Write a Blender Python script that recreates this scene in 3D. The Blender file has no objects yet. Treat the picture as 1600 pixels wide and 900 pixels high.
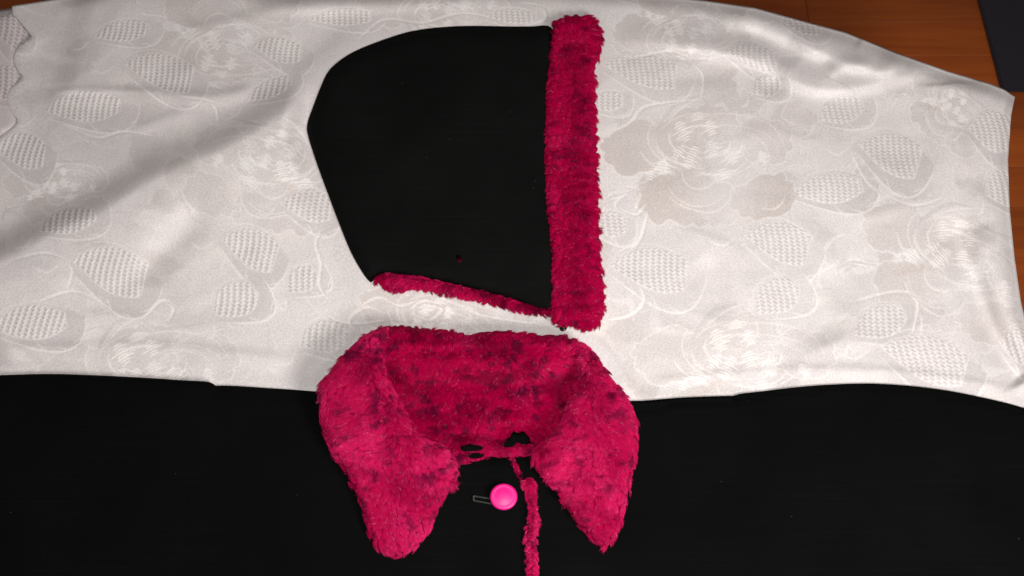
import bpy, bmesh, math
import numpy as np
from mathutils import Vector, geometry

sc = bpy.context.scene
RNG = np.random.default_rng(11)

# ------------------------------------------------------------------ camera
FPX, TILT, DIST = 1511.0, math.radians(24.0), 1.0
cam_d = bpy.data.cameras.new('camera')
cam_d.sensor_width = 36.0
cam_d.lens = 36.0 * FPX / 1600.0
cam_d.clip_start, cam_d.clip_end = 0.02, 60.0
cam_o = bpy.data.objects.new('camera', cam_d)
sc.collection.objects.link(cam_o)
CAM = np.array([0.0, -DIST * math.sin(TILT), DIST * math.cos(TILT)])
cam_o.location = CAM
cam_o.rotation_euler = (TILT, 0, 0)
cam_d.dof.use_dof = True
cam_d.dof.focus_distance = 0.99
cam_d.dof.aperture_fstop = 8.0
sc.camera = cam_o

# ------------------------------------------------------------------ light
world = bpy.data.worlds.new('World')
sc.world = world
world.use_nodes = True
bg = world.node_tree.nodes['Background']
bg.inputs['Color'].default_value = (1.0, 0.85, 0.82, 1)
bg.inputs['Strength'].default_value = 0.085
def lamp(name, loc, target, size, power, color):
    d = bpy.data.lights.new(name, 'AREA')
    d.shape, d.size, d.energy, d.color = 'DISK', size, power, color
    o = bpy.data.objects.new(name, d)
    o.location = loc
    o.rotation_euler = (Vector(target) - Vector(loc)).to_track_quat('-Z', 'Y').to_euler()
    sc.collection.objects.link(o)
    return o
lamp('room_lamp', (0.55, -0.78, 0.86), (0.03, 0.05, 0), 0.34, 13.0, (1.0, 0.945, 0.92))
lamp('camera_flash', (0.05, -0.36, 0.99), (0, 0.02, 0), 0.06, 7.0, (1.0, 0.96, 0.93))
vs = sc.view_settings
vs.view_transform, vs.look = 'Standard', 'None'
vs.exposure, vs.gamma = 0.0, 1.0
vs.use_curve_mapping = False

# ------------------------------------------------------------------ helpers
cT, sT = math.cos(TILT), math.sin(TILT)
def at(px, py, z=0.0):
    """point on the level z that lies behind a point of the 1600x900 photograph"""
    px, py, z = np.broadcast_arrays(np.asarray(px, float), np.asarray(py, float), np.asarray(z, float))
    a, b = (px - 800) / FPX, (450 - py) / FPX
    dx, dy, dz = a, b * cT + sT, b * sT - cT
    k = (z - CAM[2]) / dz
    return np.stack([CAM[0] + k * dx, CAM[1] + k * dy, z + 0 * k], -1)

def hash2(i, j, s):
    v = np.sin(i * 127.1 + j * 311.7 + s * 74.7) * 43758.5453
    return v - np.floor(v)
def vnoise(x, y, s=0):
    xi, yi = np.floor(x), np.floor(y)
    fx, fy = x - xi, y - yi
    fx, fy = fx * fx * (3 - 2 * fx), fy * fy * (3 - 2 * fy)
    a, b = hash2(xi, yi, s), hash2(xi + 1, yi, s)
    c, d = hash2(xi, yi + 1, s), hash2(xi + 1, yi + 1, s)
    return (a * (1 - fx) + b * fx) * (1 - fy) + (c * (1 - fx) + d * fx) * fy
def fbm(x, y, s=0, o=3):
    t, a, n = 0, 1, 0
    for k in range(o):
        t = t + a * vnoise(x * 2**k, y * 2**k, s + k * 13); n += a; a *= .5
    return t / n
def sstep(a, b, x):
    t = np.clip((x - a) / (b - a), 0, 1)
    return t * t * (3 - 2 * t)

def smooth(pts, n=6, closed=True):
    p = np.array(pts, float); N = len(p); out = []
    for i in range(N if closed else N - 1):
        if closed:
            a, b, c, d = p[i - 1], p[i], p[(i + 1) % N], p[(i + 2) % N]
        else:
            a, b, c, d = p[max(i - 1, 0)], p[i], p[i + 1], p[min(i + 2, N - 1)]
        for k in range(n):
            t = k / n
            out.append(.5 * (2*b + (c-a)*t + (2*a-5*b+4*c-d)*t*t + (3*b-a-3*c+d)*t**3))
    if not closed: out.append(p[-1])
    return np.array(out)
def resample(p, step, closed=True):
    q = np.vstack([p, p[:1]]) if closed else p
    s = np.r_[0, np.cumsum(np.linalg.norm(np.diff(q, axis=0), axis=1))]
    n = max(3, int(round(s[-1] / step)))
    t = np.linspace(0, s[-1], n + 1)
    if closed: t = t[:-1]
    return np.stack([np.interp(t, s, q[:, 0]), np.interp(t, s, q[:, 1])], -1)
def seg_dist(P, line, closed=False):
    """distance to a polyline, side sign and running position 0..1"""
    q = np.vstack([line, line[:1]]) if closed else np.asarray(line, float)
    best = np.full(P.shape[:-1], 1e9); sgn = np.ones_like(best); pos = np.zeros_like(best)
    m = len(q) - 1
    for i in range(m):
        a, b = q[i], q[i + 1]
        e = b - a; L = e @ e + 1e-12
        w = P - a
        t = np.clip((w @ e) / L, 0, 1)
        r = w - t[..., None] * e
        d = np.sqrt((r * r).sum(-1))
        k = d < best
        best = np.where(k, d, best)
        sgn = np.where(k, np.sign(e[0] * w[..., 1] - e[1] * w[..., 0]), sgn)
        pos = np.where(k, (i + t) / m, pos)
    return best, sgn, pos
def inside(P, poly):
    x, y = P[..., 0], P[..., 1]
    r = np.zeros(P.shape[:-1], bool)
    N = len(poly)
    for i in range(N):
        x1, y1 = poly[i]; x2, y2 = poly[(i + 1) % N]
        if y1 == y2: continue
        r ^= ((y1 > y) != (y2 > y)) & (x < (x2 - x1) * (y - y1) / (y2 - y1) + x1)
    return r

def link(name, data, parent=None, mat=None):
    o = bpy.data.objects.new(name, data)
    sc.collection.objects.link(o)
    if parent is not None: o.parent = parent
    if mat is not None: data.materials.append(mat)
    return o
def mesh(name, V, F, parent=None, mat=None, shade=True):
    me = bpy.data.meshes.new(name)
    me.from_pydata([tuple(v) for v in V], [], [tuple(f) for f in F])
    me.update()
    if shade: me.polygons.foreach_set('use_smooth', [True] * len(me.polygons))
    return link(name, me, parent, mat)
def thing(name, label, cat, group=None, loc=(0, 0, 0)):
    o = bpy.data.objects.new(name, None)
    sc.collection.objects.link(o)
    o.location = loc; o.empty_display_size = .05
    o['label'], o['category'] = label, cat
    if group: o['group'] = group
    return o

# ------------------------------------------------------------------ node helpers
def new_mat(name):
    m = bpy.data.materials.new(name); m.use_nodes = True
    nt = m.node_tree
    return m, nt, nt.nodes['Principled BSDF']
def nd(nt, kind, **kw):
    n = nt.nodes.new(kind)
    for k, v in kw.items():
        if hasattr(n, k): setattr(n, k, v)
        else: n.inputs[k.replace('_', ' ')].default_value = v
    return n
def mathn(nt, op, a, b=None, clamp=False):
    n = nt.nodes.new('ShaderNodeMath'); n.operation = op; n.use_clamp = clamp
    for i, v in enumerate((a, b)):
        if v is None: continue
        if isinstance(v, (int, float)): n.inputs[i].default_value = v
        else: nt.links.new(v, n.inputs[i])
    return n.outputs[0]
def mixc(nt, fac, a, b, mode='MIX'):
    n = nt.nodes.new('ShaderNodeMix'); n.data_type = 'RGBA'; n.blend_type = mode
    for sock, v in ((n.inputs[0], fac), (n.inputs[6], a), (n.inputs[7], b)):
        if isinstance(v, (int, float)): sock.default_value = v
        elif isinstance(v, tuple): sock.default_value = (*v, 1) if len(v) == 3 else v
        else: nt.links.new(v, sock)
    return n.outputs[2]

# ------------------------------------------------------------------ damask drawing
TX = 0.0006                                   # metres per texel
X0, X1, Y0, Y1 = -0.74, 0.74, -0.20, 0.62
TW, TH = int((X1 - X0) / TX), int((Y1 - Y0) / TX)
tone = np.zeros((TH, TW), np.float32)         # + = brighter thread, - = duller satin
relf = np.zeros((TH, TW), np.float32)         # relief
warm = np.zeros((TH, TW), np.float32)         # beige weft
hole = np.zeros((TH, TW), np.float32)         # open lace
def plane(pts): return at(np.array(pts, float)[:, 0], np.array(pts, float)[:, 1], 0)[:, :2]
def region(line, pad):
    a = np.floor((line.min(0) - pad - (X0, Y0)) / TX).astype(int)
    b = np.ceil((line.max(0) + pad - (X0, Y0)) / TX).astype(int)
    i0, i1, j0, j1 = max(a[0], 0), min(b[0], TW), max(a[1], 0), min(b[1], TH)
    if i1 <= i0 or j1 <= j0: return None, None
    X, Y = np.meshgrid(X0 + (np.arange(i0, i1) + .5) * TX, Y0 + (np.arange(j0, j1) + .5) * TX)
    return (slice(j0, j1), slice(i0, i1)), np.stack([X, Y], -1)
def blob(poly_px, dt=0., dw=0., dr=0., edge=0.0012, lace=False):
    poly = plane(poly_px)
    sl, P = region(poly, .004)
    if sl is None: return
    d, _, _ = seg_dist(P, poly, True)
    sd = np.where(inside(P, poly), d, -d)
    m = np.clip(sd / edge + .5, 0, 1).astype(np.float32)
    if dt: tone[sl] = tone[sl] * (1 - m) + dt * m
    if dw: warm[sl] = warm[sl] * (1 - m) + dw * m
    if dr: relf[sl] += dr * m
    if lace:
        x, y = P[..., 0] + .0012 * np.sin(P[..., 1] * 90), P[..., 1] + .0010 * np.sin(P[..., 0] * 70)
        cx, cy = x / .0064, y / .0044
        cy = cy + .25 * np.sin(2 * np.pi * cx)
        u, v = cx - np.floor(cx), cy - np.floor(cy)
        bar = np.exp(-((u - .5) / .26)**2)
        h = np.exp(-((u - .02) / .27)**2 - ((v - .5) / .22)**2) + np.exp(-((u - 1.02) / .27)**2 - ((v - .5) / .22)**2)
        rib = .5 + .5 * np.cos(2 * np.pi * (v - .0))
        mi = np.clip((sd - .0012) / .001, 0, 1)
        irr = .7 + .5 * vnoise(P[..., 0] * 260, P[..., 1] * 260, 5)
        relf[sl] = relf[sl] * (1 - mi) + mi * (1.0 * bar * (.6 + .4 * rib) - .8 * h) * irr
        hole[sl] = np.maximum(hole[sl], (mi * h * irr).astype(np.float32))
        tone[sl] = tone[sl] * (1 - mi) + mi * (.25 * bar)
def stroke(pts_px, w, dt=.5, dr=.4, taper=True, n=6):
    line = plane(smooth(pts_px, n, False))
    sl, P = region(line, w * 2 + .002)
    if sl is None: return
    d, _, t = seg_dist(P, line)
    ww = w * (np.sin(np.pi * np.clip(t, .02, .98))**.5 if taper else 1)
    m = (.85 * np.clip((ww - d) / .0015 + .5, 0, 1)).astype(np.float32)
    tone[sl] = tone[sl] * (1 - m) + dt * m
    relf[sl] += dr * m * .55 * .6
def leaf(cx, cy, ln, wd, ang, flip=1, cut=.8, halo=1.0, sign=1.0):
    """a lace-filled leaf blade lying in a duller leaf with a toothed outline"""
    ca, sa = math.cos(math.radians(ang)), math.sin(math.radians(ang))
    def L(u, v): return (cx + u * ca - v * sa, cy + u * sa + v * ca)
    a = ln / 2
    up = [L(-a + ln * t * cut, -wd / 2 * math.sin(math.pi * t**.8)) for t in np.linspace(0, 1, 14)]
    lo = [L(-a + ln * t * cut, wd / 2 * math.sin(math.pi * t**1.15)) for t in np.linspace(1, 0, 14)]
    if cut > .95: blade = up + lo
    else:
        up = [L(-a + ln * t, -wd * .52 * math.sin(math.pi * (t * cut)**.8)) for t in np.linspace(0, 1, 14)]
        lo = [L(-a + ln * t, wd * .48 * math.sin(math.pi * (t * cut)**1.1)) for t in np.linspace(1, 0, 14)]
        blade = up + lo
    hv = [L(-a * 1.12 + ln * 1.30 * math.sin(math.pi * t / 2)**1.1, flip * (wd * (.1 * (1 - t) + .82 * math.sin(math.pi * t**1.15)))) for t in np.linspace(0, 1, 16)]
    hu = [L(-a * 1.12 + ln * 1.30 * t, -flip * wd * .58 * math.sin(math.pi * t**.8)) for t in np.linspace(1, 0, 12)]
    fade(hv + hu, -.40 * halo, .06, L(a * .7, flip * wd * .5), L(-a * .9, -flip * wd * .7), .0035, -.10)
    blob(blade, .1, 0, 0, .0014, lace=True)
    stroke(hv[1:], .0013, .48, .45)
    for k in (6, 9, 12):                                   # teeth on the outer edge
        x, y = hv[k]
        dx, dy = hv[k + 1][0] - x, hv[k + 1][1] - y
        q = math.hypot(dx, dy)
        dx, dy = dx / q, dy / q
        s = -flip
        stroke([(x, y), (x - dx * 5 + dy * 5 * -s, y - dy * 5 - dx * 5 * -s), (x - dx * 15 + dy * 12 * -s, y - dy * 15 - dx * 12 * -s)], .0008, .35, .3)
    stroke([hu[2], hu[5], hu[8], hu[10]], .0008, .30, .25)
    e = L(a * 1.45, flip * wd * .25)
    stroke([L(-a * 1.2, flip * wd * .1), L(-a * 1.5, flip * wd * .35), L(-a * 1.9, flip * wd * .3)], .0013, .35, .3)
    return e
def petal(cx, cy, rx, ry, ang, seed, dt=-.4, dw=.75, n=40, lob=7):
    r = np.random.default_rng(seed)
    ph = r.random(3) * 6.28
    pts = []
    for k in range(n):
        t = 2 * math.pi * k / n
        q = 1 + .06 * math.sin(lob * t + ph[0]) + .05 * math.sin(3 * t + ph[1]) + .03 * math.sin(2 * lob * t + ph[2])
        x, y = rx * q * math.cos(t), ry * q * math.sin(t)
        a = math.radians(ang)
        pts.append((cx + x * math.cos(a) - y * math.sin(a), cy + x * math.sin(a) + y * math.cos(a)))
    blob(pts, dt, dw, .10, .0012)
    stroke(pts + pts[:1], .0008, .42, .25, taper=False, n=2)
    return pts
def hatch(cx, cy, w, h, ang, n, bend=4, dt=.55):
    a = math.radians(ang)
    for k in range(n):
        v = (k / (n - 1) - .5) * h
        ww = w * (1 - (2 * v / h)**2 * .6) / 2
        o = w * .12 * math.sin(k * 2.1)
        P = [(-ww + o, v), (0 + o, v + bend), (ww + o, v)]
        stroke([(cx + x * math.cos(a) - y * math.sin(a), cy + x * math.sin(a) + y * math.cos(a)) for x, y in P], .00075, dt, .55, n=3)
def arcs(cx, cy, r0, r1, a0, a1, n, sq=.62, dt=.45):
    for k in range(n):
        r = r0 + (r1 - r0) * k / max(1, n - 1)
        A0, A1 = math.radians(a0 + 9 * math.sin(k * 1.7)), math.radians(a1 + 11 * math.sin(k * 2.3))
        stroke([(cx + r * math.cos(t), cy + sq * r * math.sin(t)) for t in np.linspace(A0, A1, 6)], .0010, dt, .4, n=3)
def scallop(pts, amp, per, seed):
    """an outline with the small rounded lobes of a peony petal"""
    q = resample(smooth(pts, 8), 1.5)
    d = np.roll(q, -1, 0) - np.roll(q, 1, 0)
    d /= np.linalg.norm(d, axis=1)[:, None] + 1e-9
    t = np.arange(len(q)) * 1.5 / per + seed
    t = t + .35 * np.sin(t * 1.3)
    a = amp * (np.abs(np.sin(np.pi * t)) - .5) * (.6 + .8 * vnoise(t * .7, t * 0, seed * 31)) + 3.0 * (fbm(t * 2.1, t * 0 + 3, 7, 2) - .5)
    c = q.mean(0); nn = np.stack([d[:, 1], -d[:, 0]], -1)
    nn *= np.sign(((q - c) * nn).sum(1))[:, None]
    return q + nn * a[:, None]
def fade(poly_px, dt, dw, g0, g1, edge=.0014, dr=.08):
    """a petal whose tone is strongest at g0 and gone at g1"""
    poly = plane(poly_px)
    sl, P = region(poly, .004)
    if sl is None: return
    d, _, _ = seg_dist(P, poly, True)
    m = np.clip(np.where(inside(P, poly), d, -d) / edge + .5, 0, 1)
    a, b_ = plane([g0, g1])
    t = ((P - a) @ (b_ - a)) / ((b_ - a) @ (b_ - a))
    m = (m * (1 - .92 * sstep(.22, .95, t + .12 * (fbm(P[..., 0] * 60, P[..., 1] * 60, 4, 2) - .5)))).astype(np.float32)
    tone[sl] += (dt - tone[sl]) * m
    warm[sl] += (dw - warm[sl]) * m
    relf[sl] += dr * m
def flower(cx, cy, s, ang, flip, wk=1.0):
    """a full peony: lobed outer petals fading inward, an inner cup drawn in bright weft"""
    ca, sa = math.cos(math.radians(ang)), math.sin(math.radians(ang))
    def T(pts):
        return [(cx + s * (flip * (x - 1095) * ca - (y - 258) * sa), cy + s * (flip * (x - 1095) * sa + (y - 258) * ca)) for x, y in pts]
    def petalx(pts, g0, g1, k, w=1.0):
        q = scallop(pts, 6.0, 31, k * .37)
        q = T(q)
        fade(q, -.40 * wk * w, .85 * wk * w, T([g0])[0], T([g1])[0])
        stroke(list(q) + [q[0]], .0008, .30, .25, taper=False, n=1)
    petalx([(942, 219), (965, 204), (980, 193), (1001, 189), (1019, 192), (1036, 200), (1040, 230), (1030, 256), (1001, 270), (989, 275), (968, 271), (953, 258), (941, 240)], (960, 235), (1075, 235), 1)
    petalx([(993, 309), (1001, 288), (1019, 280), (1049, 270), (1082, 264), (1110, 275), (1150, 300), (1160, 335), (1130, 352), (1080, 352), (1050, 345), (1030, 350), (1010, 335), (998, 322)], (1010, 315), (1150, 310), 2)
    petalx([(1243, 301), (1238, 323), (1219, 335), (1194, 343), (1165, 340), (1140, 320), (1150, 295), (1190, 275), (1220, 272), (1237, 288)], (1230, 315), (1130, 290), 3)
    petalx([(1150, 200), (1180, 186), (1215, 190), (1236, 210), (1232, 240), (1205, 258), (1170, 250), (1148, 226)], (1225, 190), (1140, 250), 4, .55)
    petalx([(1048, 186), (1080, 168), (1120, 166), (1150, 180), (1150, 206), (1110, 216), (1064, 212)], (1080, 165), (1110, 225), 5, .7)
    fade(T(scallop([(1026, 205), (1060, 186), (1104, 186), (1140, 206), (1150, 240), (1120, 266), (1070, 266), (1034, 244)], 4, 16, .2)), -.30 * wk, .75 * wk, T([(1040, 215)])[0], T([(1150, 250)])[0])
    fade(T([(1014, 300), (1050, 268), (1088, 262), (1062, 278), (1034, 300)]), -.5 * wk, .9, T([(1014, 300)])[0], T([(1120, 250)])[0])
    def A(x0, y0, r0, r1, a0, a1, n, sq, dt=.42, w=.00085):
        for k in range(n):
            r = r0 + (r1 - r0) * (k + .55 * math.sin(k * 4.7 + x0)) / max(1, n - 1)
            b0, b1 = a0 + 22 * math.sin(k * 1.7 + y0), a1 + 26 * math.sin(k * 2.3 + x0)
            stroke(T([(x0 + r * math.cos(math.radians(t)), y0 + sq * r * math.sin(math.radians(t))) for t in np.linspace(b0, b1, 7)]) if k % 3 else T([(x0 + r * (1 + .08 * math.sin(t * .05 + k)) * math.cos(math.radians(t)), y0 + sq * r * (1 - .1 * math.sin(t * .04 + k)) * math.sin(math.radians(t))) for t in np.linspace(b0, b1, 7)]), w * (1 + .5 * (k % 2)), dt, .4, n=3)
    A(1092, 214, 36, 100, 100, 178, 6, .66)
    A(1100, 222, 34, 92, 12, 78, 5, .6, .40)
    A(1100, 232, 40, 84, 205, 280, 3, .72, .36)
    A(1140, 250, 30, 84, 250, 340, 4, .8, .26, .0007)
    A(1092, 268, 14, 62, 20, 160, 4, 1.0, .34)
    def H(x0, y0, w, h, a, n, dt=.55):
        a = math.radians(a)
        for k in range(n):
            v = (k / (n - 1) - .5) * h
            ww = w * (1 - abs(2 * v / h)**2 * .55) * (.8 + .3 * math.sin(k * 2.7)) / 2
            q = [(-ww, v + .9), (-ww * .3, v - .3), (ww * .4, v - .5), (ww, v + .7)]
            stroke(T([(x0 + x * math.cos(a) - y * math.sin(a), y0 + x * math.sin(a) + y * math.cos(a)) for x, y in q]), .0008, dt + .35, .7, n=4)
    H(1066, 206, 34, 30, -26, 8); H(1110, 200, 30, 20, -20, 6); H(1080, 246, 30, 34, 24, 9); H(1060, 238, 22, 22, 34, 6)
    H(1112, 232, 34, 20, -16, 6, .4); H(1036, 262, 44, 18, 12, 5, .5); H(1142, 244, 40, 22, -30, 7, .36); H(1192, 246, 22, 18, -28, 6, .4)
    H(1090, 182, 44, 10, -10, 4, .4); H(1130, 272, 46, 14, -14, 4, .35); H(1016, 274, 20, 12, 20, 4)
    stroke(T([(1094, 152), (1060, 160), (1040, 182), (1026, 206)]), .0022, -.34, .1)
    stroke(T([(1100, 150), (1068, 166), (1050, 184)]), .0009, .45, .4)
    stroke(T([(1096, 154), (1120, 172), (1160, 172), (1200, 168)]), .0014, -.3, .1)
    stroke(T([(1070, 192), (1120, 178), (1170, 182), (1205, 196), (1222, 222)]), .0009, .35, .3)
    stroke(T([(930, 195), (975, 188), (1010, 170), (1040, 162)]), .0010, -.3, .1)
    for k in range(4):
        stroke(T([(1000 - 8 * k, 292 + 6 * k), (978 - 9 * k, 300 + 5 * k), (956 - 6 * k, 302 + 9 * k), (944, 318 + 7 * k)]), .0016 - .0002 * k, -.3 if k % 2 else .4, .2)

# soft satin petals and ribbons woven all over the ground
r9 = np.random.default_rng(41)
for k in range(230):
    x, y = r9.uniform(-60, 1640), r9.uniform(-60, 640)
    n, rx, ry, a0 = 9, r9.uniform(18, 58), r9.uniform(12, 34), r9.uniform(0, 3.14)
    q = [(x + rx * math.cos(t) * (1 + .25 * r9.normal()) * math.cos(a0) - ry * math.sin(t) * math.sin(a0), y + rx * math.cos(t) * math.sin(a0) * .8 + ry * math.sin(t) * math.cos(a0)) for t in np.linspace(0, 2 * math.pi, n, False)]
    th = r9.uniform(0, 6.28)
    fade(scallop(q, 3.5, 24, k * .3), r9.choice([-.34, -.24, .14, .22]), r9.uniform(0, .5), (x + rx * math.cos(th), y + ry * math.sin(th)), (x - rx * math.cos(th), y - ry * math.sin(th)), .003, .04)
for k in range(70):
    x, y, a0 = r9.uniform(-40, 1620), r9.uniform(-40, 630), r9.uniform(0, 6.28)
    q = [(x, y)]
    for j in range(4):
        a0 += r9.normal(.35, .35)
        q.append((q[-1][0] + 22 * math.cos(a0), q[-1][1] + 15 * math.sin(a0)))
    stroke(q, r9.uniform(.0007, .0030), r9.choice([-.25, -.15, .2, .28]), .10, n=4)
# the motifs where the cloth shows them
for a in ((1095, 258, 1.0, 0, 1, .95), (1478, 420, .98, 24, 1, .55), (1152, 588, 1.06, 2, 1, .42), (345, 52, .84, 176, -1, .5),
          (225, 606, 1.06, -4, 1, .45), (425, 276, .9, 10, -1, .45), (672, 528, .8, 20, 1, .7), (1070, 34, .72, 180, -1, .5),
          (1480, 176, .5, 40, 1, .3), (690, -8, .8, 184, -1, .5), (90, 300, .55, 0, 1, .25)):
    flower(*a)
for a in ((190, 50, 90, 36, -12, 1, .86, .5), (246, 112, 112, 58, 12, 1, .72, .6), (128, 168, 122, 52, -6, 1, .86, .7), (432, 78, 82, 42, 8, 1, .8, .6),
          (418, 142, 80, 30, -28, 1, .8, .5), (30, 236, 82, 58, 6, 1, .75, .7), (104, 348, 96, 42, -18, 1, .85, .7), (168, 422, 122, 76, 14, 1, .72, 1.0),
          (44, 506, 122, 58, -8, 1, .85, 1.0), (388, 388, 92, 66, 18, 1, .72, .9), (366, 472, 78, 62, -38, 1, .85, .8), (478, 322, 80, 54, 4, 1, .75, .7),
          (505, 528, 82, 56, -20, 1, .85, .3), (530, 28, 100, 30, -4, 1, .8, .4), (796, 26, 84, 26, 0, 1, .8, .3), (998, 110, 120, 54, 8, 1, .72, .4),
          (945, 160, 60, 34, -14, 1, .8, .4), (1172, 88, 90, 42, 14, 1, .75, .5), (1196, 136, 52, 38, -24, 1, .85, .5), (1312, 174, 78, 46, -22, 1, .85, .5),
          (1388, 240, 102, 68, 16, 1, .72, 1.1), (1292, 296, 112, 52, -8, 1, .86, 1.2), (1548, 206, 74, 66, 10, 1, .8, 1.0), (1566, 296, 58, 66, -20, 1, .85, 1.0),
          (1012, 422, 124, 72, 6, 1, .74, .3), (950, 352, 60, 44, -10, 1, .8, .4), (1212, 378, 108, 66, 12, 1, .72, .3), (1212, 466, 78, 62, -42, 1, .85, .3),
          (1372, 506, 90, 56, -26, 1, .85, 1.1), (1442, 560, 140, 76, 14, 1, .74, 1.0), (1590, 540, 60, 60, 10, 1, .8, 1.0), (1250, 40, 70, 26, 14, 1, .8, .4),
          (470, 440, 60, 46, -40, 1, .8, .5), (20, 60, 50, 34, -10, 1, .8, .5)):
    leaf(*a)
for s in ([(500, 360), (492, 380), (500, 410), (498, 445), (515, 470)], [(560, 480), (590, 465), (620, 478), (650, 470)], [(960, 205), (985, 190), (1010, 165), (1090, 155)],
          [(950, 500), (985, 492), (1005, 470), (1000, 450)], [(60, 470), (110, 455), (150, 470), (175, 490)], [(220, 500), (250, 470), (270, 480), (262, 500)],
          [(1335, 470), (1400, 455), (1432, 470), (1425, 520)], [(1330, 240), (1360, 290), (1420, 320), (1470, 310)], [(480, 470), (520, 500), (560, 505), (600, 500)],
          [(700, 470), (740, 490), (790, 500), (840, 505)], [(640, 490), (670, 500), (690, 480), (660, 470), (640, 484)], [(560, 520), (545, 500), (570, 480), (600, 490)],
          [(560, 60), (600, 30), (660, 35), (720, 20), (780, 30)], [(820, 40), (850, 30), (845, 10), (815, 4)], [(955, 70), (980, 90), (1050, 80), (1095, 112), (1095, 150)],
          [(20, 405), (70, 395), (110, 415), (105, 450)], [(100, 195), (150, 215), (190, 205), (240, 212)], [(280, 150), (330, 160), (340, 190)],
          [(1010, 335), (1000, 370), (985, 390)], [(980, 300), (960, 320), (990, 335), (1010, 318)], [(975, 290), (1000, 300), (990, 330)]):
    stroke(s, .0018, .5, .45)
    stroke([(x + 4, y + 3) for x, y in s], .0010, -.35, -.2)
# eyelets along the scalloped hem
for x, y in ((45, 62), (41, 66), (36, 71), (31, 76), (28, 82), (26, 88), (27, 94), (28, 101), (33, 133), (26, 138), (20, 143), (17, 149), (17, 155), (19, 162), (23, 169)):
    p = plane([(x + 3, y)])
    sl, P = region(p, .004)
    d = np.sqrt(((P - p[0])**2).sum(-1))
    hole[sl] = np.maximum(hole[sl], np.clip((.0013 - d) / .0006, 0, 1))
ys, xs = np.mgrid[0:TH, 0:TW]
# bright weft slubs: slightly uneven cloth
tone += (.10 * (fbm(xs / 3.0, ys / 14.0, 3, 2) - .5) + .10 * (fbm(xs / 120.0, ys / 120.0, 9, 2) - .5)).astype(np.float32)
img = bpy.data.images.new('damask_weave', TW, TH, alpha=True, float_buffer=True, is_data=True)
buf = np.stack([tone * .5 + .5, relf * .3 + .4, np.clip(warm, 0, 1), 1 - np.clip(hole, 0, 1)], -1).astype(np.float32)
buf[..., 3] = np.clip(buf[..., 3], .0, 1)
img.alpha_mode = 'CHANNEL_PACKED'
img.pixels.foreach_set(buf.ravel())
img.pack()

def damask_mat(name, base, dull, bright, beige, holecol, bump=1.0):
    m, nt, b = new_mat(name)
    L = nt.links
    uv = nd(nt, 'ShaderNodeUVMap', uv_map='cloth')
    t = nd(nt, 'ShaderNodeTexImage', image=img, interpolation='Cubic', extension='EXTEND')
    L.new(uv.outputs[0], t.inputs[0])
    sep = nd(nt, 'ShaderNodeSeparateColor')
    L.new(t.outputs[0], sep.inputs[0])
    tn = sep.outputs[0]
    c = mixc(nt, mathn(nt, 'MULTIPLY', mathn(nt, 'SUBTRACT', .5, tn), 2.6, True), base, dull)
    c = mixc(nt, mathn(nt, 'MULTIPLY', mathn(nt, 'SUBTRACT', tn, .5), 3.4, True), c, bright)
    c = mixc(nt, mathn(nt, 'MULTIPLY', sep.outputs[2], .8), c, beige, 'MULTIPLY')
    tc = nd(nt, 'ShaderNodeTexCoord')
    w1 = nd(nt, 'ShaderNodeTexNoise', Scale=620.0, Detail=2.0)
    L.new(tc.outputs['Object'], w1.inputs['Vector'])
    w2 = nd(nt, 'ShaderNodeTexNoise', Scale=7.0, Detail=3.0)
    L.new(tc.outputs['Object'], w2.inputs['Vector'])
    g = mathn(nt, 'ADD', mathn(nt, 'MULTIPLY', w1.outputs[0], .6), .70)
    c = mixc(nt, 1.0, c, g, 'MULTIPLY')
    c = mixc(nt, mathn(nt, 'MULTIPLY', w2.outputs[0], .35), c, (.93, .87, .87), 'MULTIPLY')
    c = mixc(nt, mathn(nt, 'MULTIPLY', mathn(nt, 'SUBTRACT', 1.0, t.outputs[1]), .62), c, holecol)
    L.new(c, b.inputs['Base Color'])
    rough = mathn(nt, 'ADD', mathn(nt, 'MULTIPLY', mathn(nt, 'SUBTRACT', .5, tn), .5), .58)
    L.new(rough, b.inputs['Roughness'])
    b.inputs['Specular IOR Level'].default_value = .30
    b.inputs['Sheen Weight'].default_value = .12
    bp = nd(nt, 'ShaderNodeBump', Strength=.75 * bump, Distance=.0022)
    L.new(sep.outputs[1], bp.inputs['Height'])
    bp2 = nd(nt, 'ShaderNodeBump', Strength=.35, Distance=.0006)
    L.new(w1.outputs[0], bp2.inputs['Height'])
    L.new(bp.outputs[0], bp2.inputs['Normal'])
    L.new(bp2.outputs[0], b.inputs['Normal'])
    return m
M_cloth = damask_mat('white_damask', (.70, .676, .668), (.53, .512, .506), (.88, .87, .855), (.955, .905, .86), (.42, .38, .36))
M_under = damask_mat('mauve_white_damask', (.64, .595, .60), (.53, .49, .49), (.76, .72, .72), (.9, .84, .82), (.20, .15, .16))

# ------------------------------------------------------------------ wood floor
ZF = -0.34
M_wood, nt, b = new_mat('orange_brown_wood')
oi = nd(nt, 'ShaderNodeObjectInfo')
tc = nd(nt, 'ShaderNodeTexCoord')
mp = nd(nt, 'ShaderNodeMapping'); mp.inputs['Scale'].default_value = (2.2, 34, 1)
off = nd(nt, 'ShaderNodeVectorMath', operation='SCALE'); off.inputs[0].default_value = (37, 19, 5)
nt.links.new(oi.outputs['Random'], off.inputs['Scale'])
ad = nd(nt, 'ShaderNodeVectorMath', operation='ADD')
nt.links.new(tc.outputs['Object'], mp.inputs['Vector'])
nt.links.new(mp.outputs[0], ad.inputs[0]); nt.links.new(off.outputs[0], ad.inputs[1])
n1 = nd(nt, 'ShaderNodeTexNoise', Scale=1.6, Detail=6.0, Distortion=.6)
nt.links.new(ad.outputs[0], n1.inputs['Vector'])
n2 = nd(nt, 'ShaderNodeTexNoise', Scale=9.0, Detail=3.0)
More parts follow.
